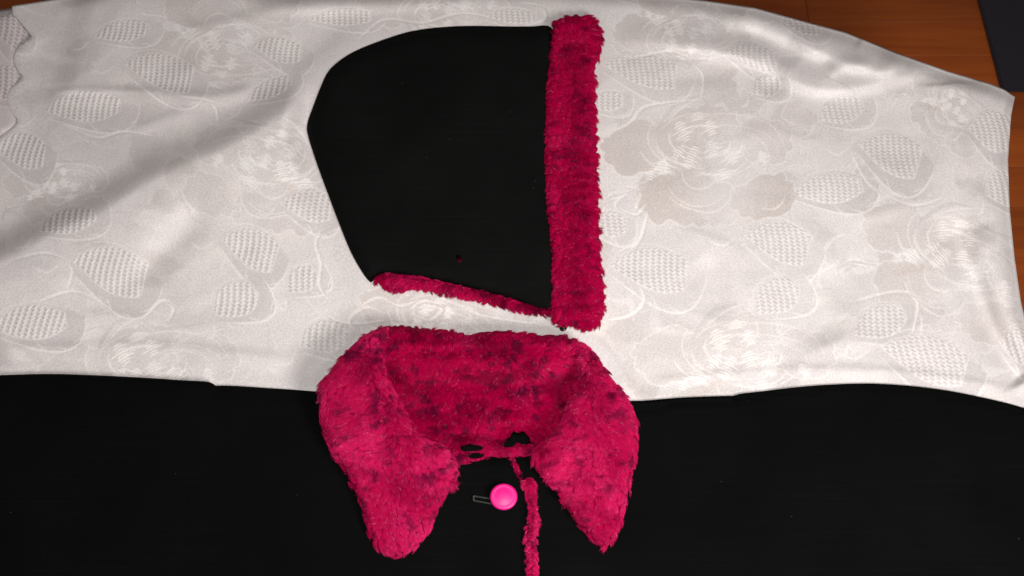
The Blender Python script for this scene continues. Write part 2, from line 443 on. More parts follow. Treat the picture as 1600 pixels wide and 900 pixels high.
nt.links.new(ad.outputs[0], n2.inputs['Vector'])
cr = nd(nt, 'ShaderNodeValToRGB')
cr.color_ramp.elements[0].position, cr.color_ramp.elements[0].color = .25, (.31, .062, .011, 1)
cr.color_ramp.elements[1].position, cr.color_ramp.elements[1].color = .80, (.44, .108, .016, 1)
nt.links.new(n1.outputs[0], cr.inputs[0])
c = mixc(nt, mathn(nt, 'MULTIPLY', n2.outputs[0], .4), cr.outputs[0], (.55, .45, .40), 'MULTIPLY')
c = mixc(nt, 1.0, c, mathn(nt, 'ADD', mathn(nt, 'MULTIPLY', oi.outputs['Random'], .35), .75), 'MULTIPLY')
nt.links.new(c, b.inputs['Base Color'])
b.inputs['Roughness'].default_value = .42
b.inputs['Specular IOR Level'].default_value = .35
fl = mesh('floor', [(-9, -9, ZF - .006), (9, -9, ZF - .006), (9, 9, ZF - .006), (-9, 9, ZF - .006)], [(0, 1, 2, 3)], None, M_wood, False)
fl['kind'] = 'structure'
PW, PL = .068, .80
def plank_mesh():
    bm = bmesh.new()
    bmesh.ops.create_cube(bm, size=1)
    for v in bm.verts: v.co = Vector((v.co.x * (PL - .0008), v.co.y * (PW - .0004), v.co.z * .006 + .003 - .006))
    bmesh.ops.bevel(bm, geom=[e for e in bm.edges if all(v.co.z > -.002 for v in e.verts)], offset=.0006, segments=1, affect='EDGES')
    me = bpy.data.meshes.new('plank'); bm.to_mesh(me); bm.free()
    me.materials.append(M_wood)
    return me
pm = plank_mesh()
yref = at(1580, 143, ZF)[1]
rows = range(-9, 13)
for r in rows:
    for k in range(-2, 3):
        x = k * PL + (hash2(np.float64(r), 3., 1) * .8)
        o = link('plank', pm, fl)
        o.location = (float(x), float(yref + (r + .5) * PW), ZF)

# ------------------------------------------------------------------ dark mat on the floor
M_mat, nt, b = new_mat('dark_navy_mat')
tc = nd(nt, 'ShaderNodeTexCoord')
n1 = nd(nt, 'ShaderNodeTexNoise', Scale=420.0, Detail=2.0)
nt.links.new(tc.outputs['Object'], n1.inputs['Vector'])
nt.links.new(mixc(nt, n1.outputs[0], (.007, .006, .010), (.020, .016, .027)), b.inputs['Base Color'])
b.inputs['Roughness'].default_value = .85
bp = nd(nt, 'ShaderNodeBump', Strength=.5, Distance=.001)
nt.links.new(n1.outputs[0], bp.inputs['Height']); nt.links.new(bp.outputs[0], b.inputs['Normal'])
p0, p1 = at(1566, 142, ZF + .006), at(1529, 0, ZF + .006)
W = .62; d = (p1 - p0) / np.linalg.norm(p1 - p0); e = np.array([d[1], -d[0], 0])
e = np.array([1.0, .0, 0])
bm = bmesh.new()
fv = []
for q in (p0, p0 + e * W, p0 + e * W + d * .9, p0 + d * .9): fv.append(bm.verts.new((q[0], q[1], ZF + .001)))
f = bm.faces.new(fv)
r_ = bmesh.ops.extrude_face_region(bm, geom=[f])
for v in r_['geom']:
    if isinstance(v, bmesh.types.BMVert): v.co.z += .007
bmesh.ops.recalc_face_normals(bm, faces=bm.faces)
bmesh.ops.bevel(bm, geom=list(bm.edges), offset=.002, segments=2, affect='EDGES')
me = bpy.data.meshes.new('floor_mat'); bm.to_mesh(me); bm.free()
mo = link('floor_mat', me, None, M_mat)
mo['label'], mo['category'] = 'dark navy mat lying on the orange wood floor behind the tablecloth corner', 'mat'

# ------------------------------------------------------------------ tablecloth
def ridge(P, pts, A, wl, wr, e0=.12, e1=.12):
    d, s, t = seg_dist(P, smooth(pts, 4, False))
    w = np.where(s < 0, wl, wr)
    return A * np.exp(-(d / w)**2) * sstep(0, e0, t + 1e-3) * sstep(0, e1, 1 - t + 1e-3)
def cloth_h(x, y):
    P = np.stack([x, y], -1)
    mm = .001
    h = mm * 6.5 * (fbm(x / 190 + 3, y / 150 + 8, 2, 2) - .5)
    h = h + mm * 1.5 * (fbm(x / 38, y / 30, 5, 2) - .5)
    # long diagonal drape on the left (steep towards the upper left)
    h = h + ridge(P, [(520, 150), (455, 176), (372, 226), (300, 256), (235, 288), (190, 316), (146, 341), (92, 364), (30, 398), (-80, 450)], 25 * mm, 150, 33, .10, .05)
    h = h + ridge(P, [(400, 138), (330, 152), (250, 146), (150, 148), (70, 150)], 3.6 * mm, 14, 9)
    h = h + ridge(P, [(330, 318), (290, 360), (240, 412), (232, 450)], -6.0 * mm, 26, 26, .3, .3)
    h = h + ridge(P, [(470, 180), (500, 260), (455, 320)], -5.5 * mm, 30, 30, .3, .3)
    h = h + ridge(P, [(60, 215), (150, 250), (210, 240)], 2.5 * mm, 30, 22, .3, .3)
    # flap at upper left ends in a pressed fold
    u_ = x - (112 - y * .255)
    h = h + 5.0 * mm * sstep(-2, 42, u_) * sstep(220, 40, u_) * sstep(150, 140, y)
    # wrinkles along the far edge on the right
    h = h + ridge(P, [(1050, 62), (1120, 78), (1190, 96), (1260, 132), (1330, 136), (1420, 116), (1500, 122)], 8.5 * mm, 34, 13, .2, .2)
    h = h + ridge(P, [(1230, 58), (1290, 82), (1350, 104), (1412, 112)], 7 * mm, 22, 11, .25, .15)
    h = h + ridge(P, [(1340, 58), (1375, 76), (1410, 112)], 5.5 * mm, 12, 16, .2, .2)
    h = h + ridge(P, [(1150, 40), (1200, 66), (1250, 100)], -6.5 * mm, 22, 16, .3, .3)
    h = h + ridge(P, [(1190, 148), (1210, 120), (1180, 100)], -5.5 * mm, 18, 18, .3, .3)
    h = h + ridge(P, [(380, 18), (450, 12), (560, 8), (760, 6)], 4 * mm, 14, 12, .3, .3)
    h = h + ridge(P, [(1120, 26), (1180, 40), (1250, 66), (1290, 96)], 4.5 * mm, 18, 11, .3, .2)
    h = h + ridge(P, [(1290, 116), (1320, 104), (1372, 98)], 5 * mm, 14, 10, .3, .3)
    h = h + ridge(P, [(1420, 122), (1480, 118), (1560, 136)], -4 * mm, 12, 10, .2, .3)
    # pressed crease down the right side
    h = h + ridge(P, [(1466, 128), (1470, 200), (1474, 300), (1482, 420)], 4.0 * mm, 60, 24, .05, .5)
    # drape off the lower right corner
    h = h + ridge(P, [(1478, 330), (1500, 390), (1524, 450), (1552, 520), (1600, 600)], -9.5 * mm, 20, 24, .2, .05)
    h = h + ridge(P, [(1530, 350), (1556, 420), (1580, 500), (1640, 600)], 8.0 * mm, 26, 26, .2, .05)
    h = h + ridge(P, [(1330, 430), (1280, 480), (1300, 540)], -6 * mm, 50, 50, .3, .3)
    h = h + ridge(P, [(1090, 400), (1120, 450), (1110, 500)], -4.5 * mm, 24, 30, .3, .3)
    h = h + ridge(P, [(1230, 330), (1300, 350), (1330, 420), (1310, 480)], -4.5 * mm, 40, 46, .3, .3)
    h = h + ridge(P, [(1390, 150), (1400, 210), (1380, 260)], -3.0 * mm, 30, 30, .3, .3)
    h = h + ridge(P, [(960, 60), (1040, 66), (1130, 84), (1190, 92)], 4.5 * mm, 26, 13, .3, .3)
    h = h + ridge(P, [(560, 16), (480, 70), (440, 110)], -3.5 * mm, 26, 30, .3, .3)
    h = h + ridge(P, [(180, 20), (260, 60), (300, 110)], -3.0 * mm, 30, 40, .3, .3)
    for k, (x0, y0, a0, L_, A_) in enumerate(((90, 90, 15, 120, 1.6), (250, 190, -20, 130, 1.8), (70, 430, 25, 110, 1.5), (300, 480, -10, 160, 1.4), (420, 420, 60, 90, 1.5), (180, 500, 5, 170, 1.5), (1010, 250, 70, 90, 1.2),
            (1180, 210, -12, 130, 1.5), (1110, 380, 20, 140, 1.6), (1260, 390, 80, 90, 1.6), (1380, 330, -15, 130, 1.7), (1340, 540, -8, 150, 1.5), (1050, 520, 10, 120, 1.3), (1500, 230, 78, 100, 1.6), (1540, 330, 65, 90, 2.0), (1090, 120, -6, 140, 1.8), (1250, 210, 14, 90, 1.5), (360, 40, -8, 150, 1.7))):
        c_, s_ = math.cos(math.radians(a0)) * L_ / 2, math.sin(math.radians(a0)) * L_ / 2
        h = h + ridge(P, [(x0 - c_, y0 - s_), (x0 + 6 * math.sin(k), y0 + 7 * math.cos(k * 2)), (x0 + c_, y0 + s_)], A_ * mm * (1 if k % 3 else -1), 7 + k % 4 * 2, 12 + k % 5 * 3, .4, .4)
    # ridges where the cloth bunches against the coat
    h = h + ridge(P, [(-60, 548), (80, 545), (220, 540), (380, 556), (480, 566)], 2.4 * mm, 10, 22, .1, .2)
    h = h + ridge(P, [(1010, 598), (1150, 584), (1290, 578), (1420, 584), (1600, 612)], 2.0 * mm, 8, 22, .1, .1)
    dh, _, _ = seg_dist(P, np.array(HOOD[::2], float), True)
    k = np.where(inside(P, np.array(HOOD, float)), 0, sstep(4, 46, dh))
    kc = sstep(2, 26, np.interp(x, [-80, 150, 340, 490, 560, 620, 880, 940, 1000, 1150, 1290, 1400, 1500, 1600, 1700], [588, 587, 598, 610, 530, 508, 512, 545, 626, 618, 603, 603, 615, 639, 668]) - y)
    return (h - .002) * k * kc * np.where(h > 0, 1, 1) - .001
HOOD = [(862, 46), (800, 44), (740, 43), (690, 45), (640, 52), (590, 68), (550, 85), (524, 103), (511, 118), (501, 140), (491, 166), (481, 195), (482, 214), (495, 255), (510, 296), (530, 349), (549, 395), (568, 428), (580, 442), (620, 458), (700, 466), (800, 488), (870, 520), (935, 518), (944, 480), (938, 380), (934, 250), (931, 120), (942, 60), (905, 30)]
NU, NV = 560, 330
tv = np.linspace(0, 1, NV); tu = np.linspace(0, 1, NU)
Ly = np.array([-60, -20, 0, 22, 30, 40, 50, 57, 61, 66, 72, 80, 88, 96, 105, 113, 119, 123, 128, 134, 141, 150, 160, 170, 180, 188, 194, 205, 225, 260, 340, 1080], float)
Lx = np.array([70, 40, 18, 20, 28, 36, 44, 50, 47, 40, 31, 25, 22, 22, 25, 30, 36, 34, 30, 22, 15, 11, 11, 15, 22, 28, 26, 14, -12, -60, -110, -170], float)
Ry = np.array([100, 150, 165, 180, 250, 330, 400, 470, 500, 600, 1080], float)
Rx = np.array([1586, 1586, 1583, 1580, 1575, 1578, 1585, 1595, 1602, 1640, 1720], float)
Tx = np.array([-200, 0, 90, 200, 330, 460, 560, 800, 1000, 1060, 1105, 1180, 1260, 1320, 1400, 1480, 1545, 1570, 1586, 1800], float)
Ty = np.array([20, 12, -2, -26, -30, -14, -18, -20, -10, -4, 1, 12, 34, 50, 82, 111, 130, 140, 151, 175], float)
V_, U_ = np.meshgrid(tv, tu, indexing='ij')
X = 700 + 0 * U_; Y = 1080 - 1000 * V_
ug = U_
for _ in range(12):
    Y = 1080 + (np.interp(X, Tx, Ty) - 1080) * V_
    X = np.interp(Y, Ly, Lx) + (np.interp(Y, Ry, Rx) - np.interp(Y, Ly, Lx)) * ug
Hc = cloth_h(X, Y)
dT = Y - np.interp(X, Tx, Ty); dR = np.interp(Y, Ry, Rx) - X
Hc = Hc - .010 * np.exp(-(dT / 13)**2) * sstep(60, 160, X) - .008 * np.exp(-(dR / 11)**2)
dL = X - np.interp(Y, Ly, Lx)
Hc = (Hc + .003) * sstep(0, 40, dL) - .001 + .0008 * sstep(0, 4, dL) * sstep(300, 160, Y)
P3 = at(X, Y, Hc)
def cloth_uv(x, y):
    q = at(x, y, 0)
    return np.stack([(q[..., 0] - X0) / (X1 - X0), (q[..., 1] - Y0) / (Y1 - Y0)], -1)
def grid_mesh(name, P3, UV, mat, skirt, zbot, edges):
    """a grid sheet whose named edges hang down to zbot"""
    nv, nu = P3.shape[:2]
    V = list(P3.reshape(-1, 3)); uvs = list(UV.reshape(-1, 2))
    F = []
    idx = np.arange(nv * nu).reshape(nv, nu)
    a, b_, c_, d_ = idx[:-1, :-1].ravel(), idx[:-1, 1:].ravel(), idx[1:, 1:].ravel(), idx[1:, :-1].ravel()
    F = list(zip(a, b_, c_, d_))
    loop = []
    if 'B' in edges: loop += list(idx[0, :])
    if 'R' in edges: loop += list(idx[:, -1] if 'B' not in edges else idx[1:, -1])
    if 'T' in edges: loop += list(idx[-1, ::-1][1:] if 'R' in edges else idx[-1, ::-1])
    prev = loop
    cen = P3.reshape(-1, 3).mean(0)
    K = 9
    for k in range(1, K + 1):
        t = k / K; cur = []
        for m_, i in enumerate(loop):
            p = np.array(P3.reshape(-1, 3)[i]); u = uvs[i]
            inw = (cen - p); inw[2] = 0; inw /= np.linalg.norm(inw)
            wav = math.sin(m_ * .06) * .5 + math.sin(m_ * .143 + 1) * .5
            z = p[2] + (zbot - p[2]) * t
            q = p + inw * (.006 + .016 * t * (1 + wav)); q[2] = z
            cur.append(len(V)); V.append(q)
            drop = (p[2] - z)
            dr = -inw[:2] * drop
            uvs.append(np.array([u[0] + dr[0] / (X1 - X0), u[1] + dr[1] / (Y1 - Y0)]))
        for m_ in range(len(loop) - 1): F.append((prev[m_ + 1], prev[m_], cur[m_], cur[m_ + 1]))
        prev = cur
    o = mesh(name, V, F, None, mat)
    me = o.data
    lay = me.uv_layers.new(name='cloth')
    li = np.zeros(len(me.loops), np.int32); me.loops.foreach_get('vertex_index', li)
    lay.data.foreach_set('uv', np.array(uvs)[li].astype(np.float32).ravel())
    return o
tcl = grid_mesh('tablecloth', P3, cloth_uv(X, Y), M_cloth, True, ZF + .002, 'BRT')
tcl['label'] = 'rumpled white damask tablecloth woven with peonies and lace leaves, under the hood and coat'
tcl['category'] = 'tablecloth'
# the layer that shows beyond the scalloped hem at the left
n_u, n_v = 90, 130
U_, V_ = np.meshgrid(np.linspace(0, 1, n_u), np.linspace(0, 1, n_v))
XX = -190 + 330 * U_
YY = 640 + (np.interp(XX, Tx, Ty) + 3 - 640) * V_
hu = -.001 + .003 * (fbm(XX / 60, YY / 70, 21, 2) - .5) - .012 * np.exp(-((YY - np.interp(XX, Tx, Ty)) / 11)**2)
hu = np.minimum(hu, -.0057 - .006 * sstep(22, 60, XX + 40 * sstep(190, 215, YY)) + .004 * sstep(34, 14, XX))
PU = at(XX, YY, hu)
UVU = cloth_uv(XX, YY)
UVU = cloth_uv(XX + 366, YY + 338)
und = grid_mesh('tablecloth', PU[:, ::-1][:, ::-1], UVU, M_under, True, ZF + .002, 'T')
und['label'] = 'mauve tinted white lace cloth showing beyond the scalloped hem at the left edge'
und['category'] = 'tablecloth'

# ------------------------------------------------------------------ black cloth and fur builders
def fabric_mat(name, col, col2, lint=.16, rough=.9, sheen=.0, bump=.4):
    m, nt, b = new_mat(name)
    tc = nd(nt, 'ShaderNodeTexCoord')
    n1 = nd(nt, 'ShaderNodeTexNoise', Scale=850.0, Detail=2.0)
    nt.links.new(tc.outputs['Object'], n1.inputs['Vector'])
    n2 = nd(nt, 'ShaderNodeTexNoise', Scale=11.0, Detail=3.0)
    nt.links.new(tc.outputs['Object'], n2.inputs['Vector'])
    vo = nd(nt, 'ShaderNodeTexVoronoi', Scale=42.0)
    nt.links.new(tc.outputs['Object'], vo.inputs['Vector'])
    c = mixc(nt, n1.outputs[0], col, col2)
    mp = nd(nt, 'ShaderNodeMapping'); mp.inputs['Scale'].default_value = (9, 420, 9)
    nt.links.new(tc.outputs['Object'], mp.inputs['Vector'])
    n3 = nd(nt, 'ShaderNodeTexNoise', Scale=1.0, Detail=2.0)
    nt.links.new(mp.outputs[0], n3.inputs['Vector'])
    c = mixc(nt, mathn(nt, 'MULTIPLY', mathn(nt, 'SUBTRACT', n3.outputs[0], .50), 2.0, True), c, tuple(1.25 * v for v in col2))
    c = mixc(nt, n2.outputs[0], c, tuple(.6 * v for v in col))
    sp = mathn(nt, 'MULTIPLY', mathn(nt, 'LESS_THAN', vo.outputs['Distance'], .022), lint)
    c = mixc(nt, sp, c, (.22, .22, .21))
    nt.links.new(c, b.inputs['Base Color'])
    b.inputs['Roughness'].default_value = rough
    b.inputs['Specular IOR Level'].default_value = .05
    b.inputs['Sheen Weight'].default_value = sheen
    b.inputs['Sheen Roughness'].default_value = .6
    bp = nd(nt, 'ShaderNodeBump', Strength=bump, Distance=.0006)
    nt.links.new(n1.outputs[0], bp.inputs['Height']); nt.links.new(bp.outputs[0], b.inputs['Normal'])
    return m
M_black = fabric_mat('black_wool', (.0040, .0042, .0041), (.0086, .0087, .0086))
M_coat = fabric_mat('black_coat_cloth', (.0017, .0021, .0021), (.0042, .0046, .0046))
M_pink = fabric_mat('crimson_backing', (.22, .004, .035), (.32, .008, .06), 0)

def inflate(name, outline, zfun, z0, step=6, parent=None, mat=None, sm=5, edge_smooth=True):
    """a closed padded shape: outline in photograph pixels, zfun(px,py,d) its top, z0 its underside"""
    b = resample(smooth(outline, sm) if sm else np.array(outline, float), step)
    lo, hi = b.min(0), b.max(0)
    gx, gy = np.meshgrid(np.arange(lo[0], hi[0], step), np.arange(lo[1], hi[1], step * .9))
    gx[::2] += step / 2
    g = np.stack([gx, gy], -1).reshape(-1, 2)
    g = g[inside(g, b)]
    d, _, _ = seg_dist(g, b, True)
    g = g[d > step * .55]
    pts = np.vstack([b, g]); nb = len(b)
    r = geometry.delaunay_2d_cdt([Vector(p) for p in pts], [(i, (i + 1) % nb) for i in range(nb)], [], 1, 1e-4)
    q = np.array([tuple(v) for v in r[0]]); faces = [f for f in r[2]]
    dq, _, _ = seg_dist(q, b, True)
    dq[:nb] = 0
    zt = zfun(q[:, 0], q[:, 1], dq)
    T = at(q[:, 0], q[:, 1], zt)
    B = at(q[:, 0], q[:, 1], 0); B[:, 2] = z0
    n = len(q)
    tri = np.array([f for f in faces if len(f) == 3])
    a_, b2, c2 = T[tri[:, 0]], T[tri[:, 1]], T[tri[:, 2]]
    nz = np.cross(b2 - a_, c2 - a_)[:, 2]
    tri[nz < 0] = tri[nz < 0][:, ::-1]
    ecount = {}
    for f in tri:
        for i in range(3):
            ecount[(f[i], f[(i + 1) % 3])] = 1
    bedges = [e for e in ecount if (e[1], e[0]) not in ecount]
    F = [tuple(f) for f in tri] + [(f[2] + n, f[1] + n, f[0] + n) for f in tri] + [(e[1], e[0], e[0] + n, e[1] + n) for e in bedges]
    o = mesh(name, np.vstack([T, B]), F, parent, mat)
    return o, dict(T=T, tri=tri, q=q, d=dq, outline=b)

M_fur = bpy.data.materials.new('crimson_plush_pile'); M_fur.use_nodes = True
nt = M_fur.node_tree
b = nt.nodes['Principled BSDF']
atn = nd(nt, 'ShaderNodeAttribute', attribute_name='pile_color')
nt.links.new(atn.outputs['Color'], b.inputs['Base Color'])
b.inputs['Roughness'].default_value = .38
b.inputs['Specular IOR Level'].default_value = .05
b.inputs['Specular Tint'].default_value = (1.0, .72, .82, 1)

def fur(name, S, N, length, lean, parent, rad=.00015, clump=7.0, tight=.55, rise=.75, mask=None, dark=1.0, seed=1, light=0., jitter=.45, lenmod=None, deepk=.62, deep_fn=None, zone=None, spot=(13, 9), light_fn=None):
    """plush pile: one strand of four points per hair, grown from the top of a padded base"""
    r = np.random.default_rng(seed)
    N = int(N * 1.5)
    T, tri, q = S['T'], S['tri'], S['q']
    A, B, C = T[tri[:, 0]], T[tri[:, 1]], T[tri[:, 2]]
    cr_ = np.cross(B - A, C - A); ar = np.linalg.norm(cr_, axis=1)
    vn = np.zeros_like(T)
    for k in range(3): np.add.at(vn, tri[:, k], cr_)
    vn /= np.linalg.norm(vn, axis=1)[:, None] + 1e-12
    f = r.choice(len(tri), N, p=ar / ar.sum())
    u, v = r.random(N), r.random(N)
    fl_ = u + v > 1; u[fl_], v[fl_] = 1 - u[fl_], 1 - v[fl_]
    w = 1 - u - v
    mixv = lambda Z: Z[tri[f, 0]] * w[:, None] + Z[tri[f, 1]] * u[:, None] + Z[tri[f, 2]] * v[:, None]
    root, nrm, px = mixv(T), mixv(vn), mixv(q)
    dd = (S['d'][tri[f, 0]] * w + S['d'][tri[f, 1]] * u + S['d'][tri[f, 2]] * v)
    if mask is not None:
        k = ~mask(px[:, 0], px[:, 1])
        root, nrm, px, dd = root[k], nrm[k], px[k], dd[k]
    N = len(root)
    clump *= .85
    nrm /= np.linalg.norm(nrm, axis=1)[:, None]
    # jittered clump centres
    ci, cj = np.floor(px[:, 0] / clump), np.floor(px[:, 1] / clump)
    best = np.full(N, 1e9); bx = np.zeros(N); by = np.zeros(N); bid = np.zeros(N)
    for di in (-1, 0, 1):
        for dj in (-1, 0, 1):
            i, j = ci + di, cj + dj
            hx, hy = hash2(i, j, seed + 1.), hash2(i, j, seed + 2.)
            x, y = (i + hx) * clump, (j + hy) * clump
            d_ = (px[:, 0] - x)**2 + (px[:, 1] - y)**2
            k = d_ < best
            best[k], bx[k], by[k], bid[k] = d_[k], x[k], y[k], hash2(i, j, seed + 3.)[k]
    lx, ly = lean(bx, by, dd)
    ang = (fbm(bx / 26, by / 26, seed + 5, 2) - .5) * 3.0 + (bid - .5) * .9
    ca, sa = np.cos(ang), np.sin(ang)
    lx, ly = lx * ca - ly * sa, lx * sa + ly * ca
    jit = r.normal(0, jitter * .4, (N, 2))
    ld = np.stack([lx + jit[:, 0], -(ly + jit[:, 1]), 0 * lx], -1)
    ld -= nrm * (ld * nrm).sum(1)[:, None]
    pm_ = .00066
    tight = tight * (.55 + .40 * sstep(16, 3, dd))[:, None]
    pull = np.stack([(bx - px[:, 0]) * pm_, -(by - px[:, 1]) * pm_, np.zeros(N)], -1) * tight
    Lh = length * (.70 + .45 * r.random(N)) * (.84 + .32 * bid)
    Lh = Lh * (1 + .18 * sstep(14, 2, dd) * bid)
    if lenmod is not None: Lh = Lh * lenmod(px[:, 0], px[:, 1])
    K = 4
    pts = np.zeros((N, K, 3), np.float32)
    for k in range(K):
        t = k / (K - 1)
        up = rise * (t - .38 * t * t)
        pts[:, k] = root - nrm * .0004 + nrm * (Lh * up)[:, None] + ld * (Lh * t**1.4)[:, None] + pull * t**1.2
    zmin = root[:, 2] * .0 + .0012
    if zone is not None: zmin = zone
    pts[:, :, 2] = np.maximum(pts[:, :, 2], np.minimum(root[:, 2], np.asarray(zmin))[:, None] if np.ndim(zmin) else zmin)
    cd = bpy.data.hair_curves.new(name)
    cd.add_curves([K] * N)
    cd.attributes['position'].data.foreach_set('vector', pts.ravel())
    ra = cd.attributes.get('radius') or cd.attributes.new('radius', 'FLOAT', 'POINT')
    rr = np.tile(np.array([1.0, .95, .75, .22], np.float32) * rad, N) * np.repeat(.8 + .4 * r.random(N), K).astype(np.float32)
    ra.data.foreach_set('value', rr.astype(np.float32))
    # dyed colour: crimson with navy-black flecks, frosted tips in places, plus painted sheen and shade
    s1 = fbm(px[:, 0] / spot[0], px[:, 1] / spot[1], seed + 20, 3) + .16 * (bid - .5) + .10 * (r.random(N) - .5)
    dk = sstep(.62, .75, s1) * dark
    s2 = sstep(.45, .75, fbm(px[:, 0] / 48, px[:, 1] / 44, seed + 40, 2)) * .7 + light
    if light_fn is not None: s2 = s2 + light_fn(px[:, 0], px[:, 1])
    base = np.array([.45, .0003, .054]); pale = np.array([.84, .020, .17]); navy = np.array([.040, .003, .020]); deep = np.array([.16, .0004, .022])
    vr = r.random(N)
    col = base[None] * (.72 + .55 * vr)[:, None]
    s3 = np.clip((0 if deep_fn is None else deep_fn(px[:, 0], px[:, 1])) + deepk * sstep(.44, .70, fbm(px[:, 0] / 27, px[:, 1] / 19, seed + 60, 3) + .10 * (bid - .5)) + .25 * (1 - vr), 0, 1)[:, None]
    if dark > .5: col = col * (1 - s3) + deep[None] * s3
    fr = np.clip(s2 * (.3 + .9 * r.random(N)), 0, 1)
    glint = r.random(N) < .010 * (1 + 1.5 * np.clip(s2, 0, 1))  # scattered hairs with pale tips, painted sparkle highlights
    tipk = np.array([.0, .10, .55, 1.0])
    cc = np.zeros((N, K, 4), np.float32); cc[..., 3] = 1
    for k in range(K):
        m_ = (fr * tipk[k])[:, None]
        c3 = col * (1 - m_) + pale[None] * m_
        c3 = np.where(glint[:, None], (1 - .75 * tipk[k]) * c3 + .75 * tipk[k] * np.array([.92, .30, .42]), c3)
        m2 = (dk * (.92 if k < 3 else .75))[:, None]
        cc[:, k, :3] = c3 * (1 - m2) + navy[None] * m2
    ca_ = cd.attributes.new('pile_color', 'FLOAT_COLOR', 'POINT')
    ca_.data.foreach_set('color', cc.ravel())
    o = link(name, cd, parent, M_fur)
    o['kind'] = 'stuff'
    return o
def puff(h, w, base=0.): return lambda x, y, d: base + h * np.sqrt(np.clip(1 - (1 - np.clip(d / w, 0, 1))**2, 0, 1))

# ------------------------------------------------------------------ the hood
ctr = at(720, 270, .004)
hood = thing('detachable_hood', 'black detachable hood edged with a crimson fur band, lying flat on the white cloth', 'hood')
hp = [(862, 46), (830, 44), (800, 44), (740, 43), (690, 45), (640, 52), (590, 68), (550, 85), (524, 103), (511, 118), (501, 140), (491, 166), (481, 195), (482, 214), (495, 255), (510, 296), (530, 349), (549, 395), (568, 428), (580, 442), (584, 437), (588, 430), (602, 427), (632, 430), (690, 440), (750, 454), (800, 468), (868, 487), (872, 440), (868, 380), (862, 320), (860, 250), (862, 160), (866, 90)]
def hood_z(x, y, d):
    return .004 + .0105 * np.sqrt(np.clip(1 - (1 - np.clip(d / 26, 0, 1))**2, 0, 1)) + .0045 * (fbm(x / 90, y / 80, 31, 3) - .5) * sstep(0, 30, d) + .002 * sstep(560, 800, x) * sstep(0, 40, d)
inflate('hood_panel', hp, hood_z, .003, 7, hood, M_black)
lin = [(584, 436), (590, 431), (603, 427), (632, 430), (690, 440), (750, 454), (800, 468), (862, 486), (872, 495), (850, 491), (800, 482), (750, 470), (700, 459), (660, 452), (640, 453), (624, 455), (606, 450), (592, 443)]
o, S = inflate('fur_lining', lin, puff(.004, 12, .005), .003, 4, hood, M_pink)
fur('pile', S, 16000, .0050, lambda x, y, d: (-.1 + 0 * x, 1.0 + 0 * y), o, clump=8, tight=.7, rise=.5, seed=3, dark=.55, light=-.35)
band = [(866, 42), (874, 33), (890, 28), (908, 28), (926, 33), (937, 45), (940, 62), (936, 84), (930, 104), (928, 124), (930, 200), (932, 260), (934, 320), (936, 380), (939, 430), (942, 480), (938, 498), (928, 512), (914, 517), (900, 511), (886, 509), (868, 503), (863, 470), (865, 400), (857, 330), (853, 240), (855, 160), (861, 90)]
def band_z(x, y, d):
    return .011 + .010 * np.sqrt(np.clip(1 - (1 - np.clip(d / 30, 0, 1))**2, 0, 1)) + .0010 * np.sin(y * 2 * np.pi / 23 + 5.0 * vnoise(y / 45, x * 0 + 3, 91) + .6 * np.sin(x / 9)) * sstep(2, 14, d) + .004 * np.exp(-((y - 48) / 20)**2)
o, S = inflate('fur_band', band, band_z, .003, 5, hood, M_pink)
def band_lean(x, y, d):
    s = (x - 898) / 42
    gy = np.where(y < 70, -(70 - y) / 26, np.where(y > 470, (y - 470) / 34, .22))
    return np.where(np.abs(s) > .55, np.sign(s) * .85, s * .75), gy + 0 * x
fur('pile', S, 80000, .0062, band_lean, o, clump=9, tight=.6, rise=.55, seed=5, dark=.62, deepk=.0, light=-.42,
    lenmod=lambda x, y: .84 + .30 * np.sin(y * 2 * np.pi / 21 + 5.0 * vnoise(y / 45, x * 0 + 3, 91) + .5) * sstep(880, 925, x), spot=(15, 8), zone=.003)
# snap fastener at the lower corner
def lathe(name, prof, n, px, py, z, parent, mat, sx=1, sy=1, rot=0):
    c = at(px, py, z)
    V, F = [], []
    for r0, h in prof:
        for k in range(n):
            t = 2 * math.pi * k / n + rot
            V.append((c[0] + sx * r0 * math.cos(t), c[1] + sy * r0 * math.sin(t), c[2] + h))
    for i in range(len(prof) - 1):
        for k in range(n):
            F.append((i * n + k, i * n + (k + 1) % n, (i + 1) * n + (k + 1) % n, (i + 1) * n + k))
    F.append(tuple((len(prof) - 1) * n + k for k in range(n)))
    F.append(tuple(n - 1 - k for k in range(n)))
    return mesh(name, V, F, parent, mat)
M_metal, nt, b = new_mat('gunmetal_snap')
b.inputs['Base Color'].default_value = (.03, .03, .03, 1); b.inputs['Metallic'].default_value = .8; b.inputs['Roughness'].default_value = .3
lathe('snap_fastener', [(.0034, 0), (.0038, .0008), (.0034, .0014), (.0020, .0015), (.0018, .0024), (.0010, .0027)], 24, 880, 512, .0100, hood, M_metal)
# stray crimson pile caught on the hood
for x, y, a, l in ((718, 409, .1, 8),):
    out = [(x - l * .5, y - .6), (x, y - 1.0), (x + l * .5, y), (x, y + 1.0)]
    inflate('thread_fleck', out, lambda X_, Y_, d: .0172 + .0003 * np.minimum(d, 1), .0150, 1.0, hood, fabric_mat('dark_red_thread', (.05, .0015, .010), (.10, .002, .016), 0), 3)

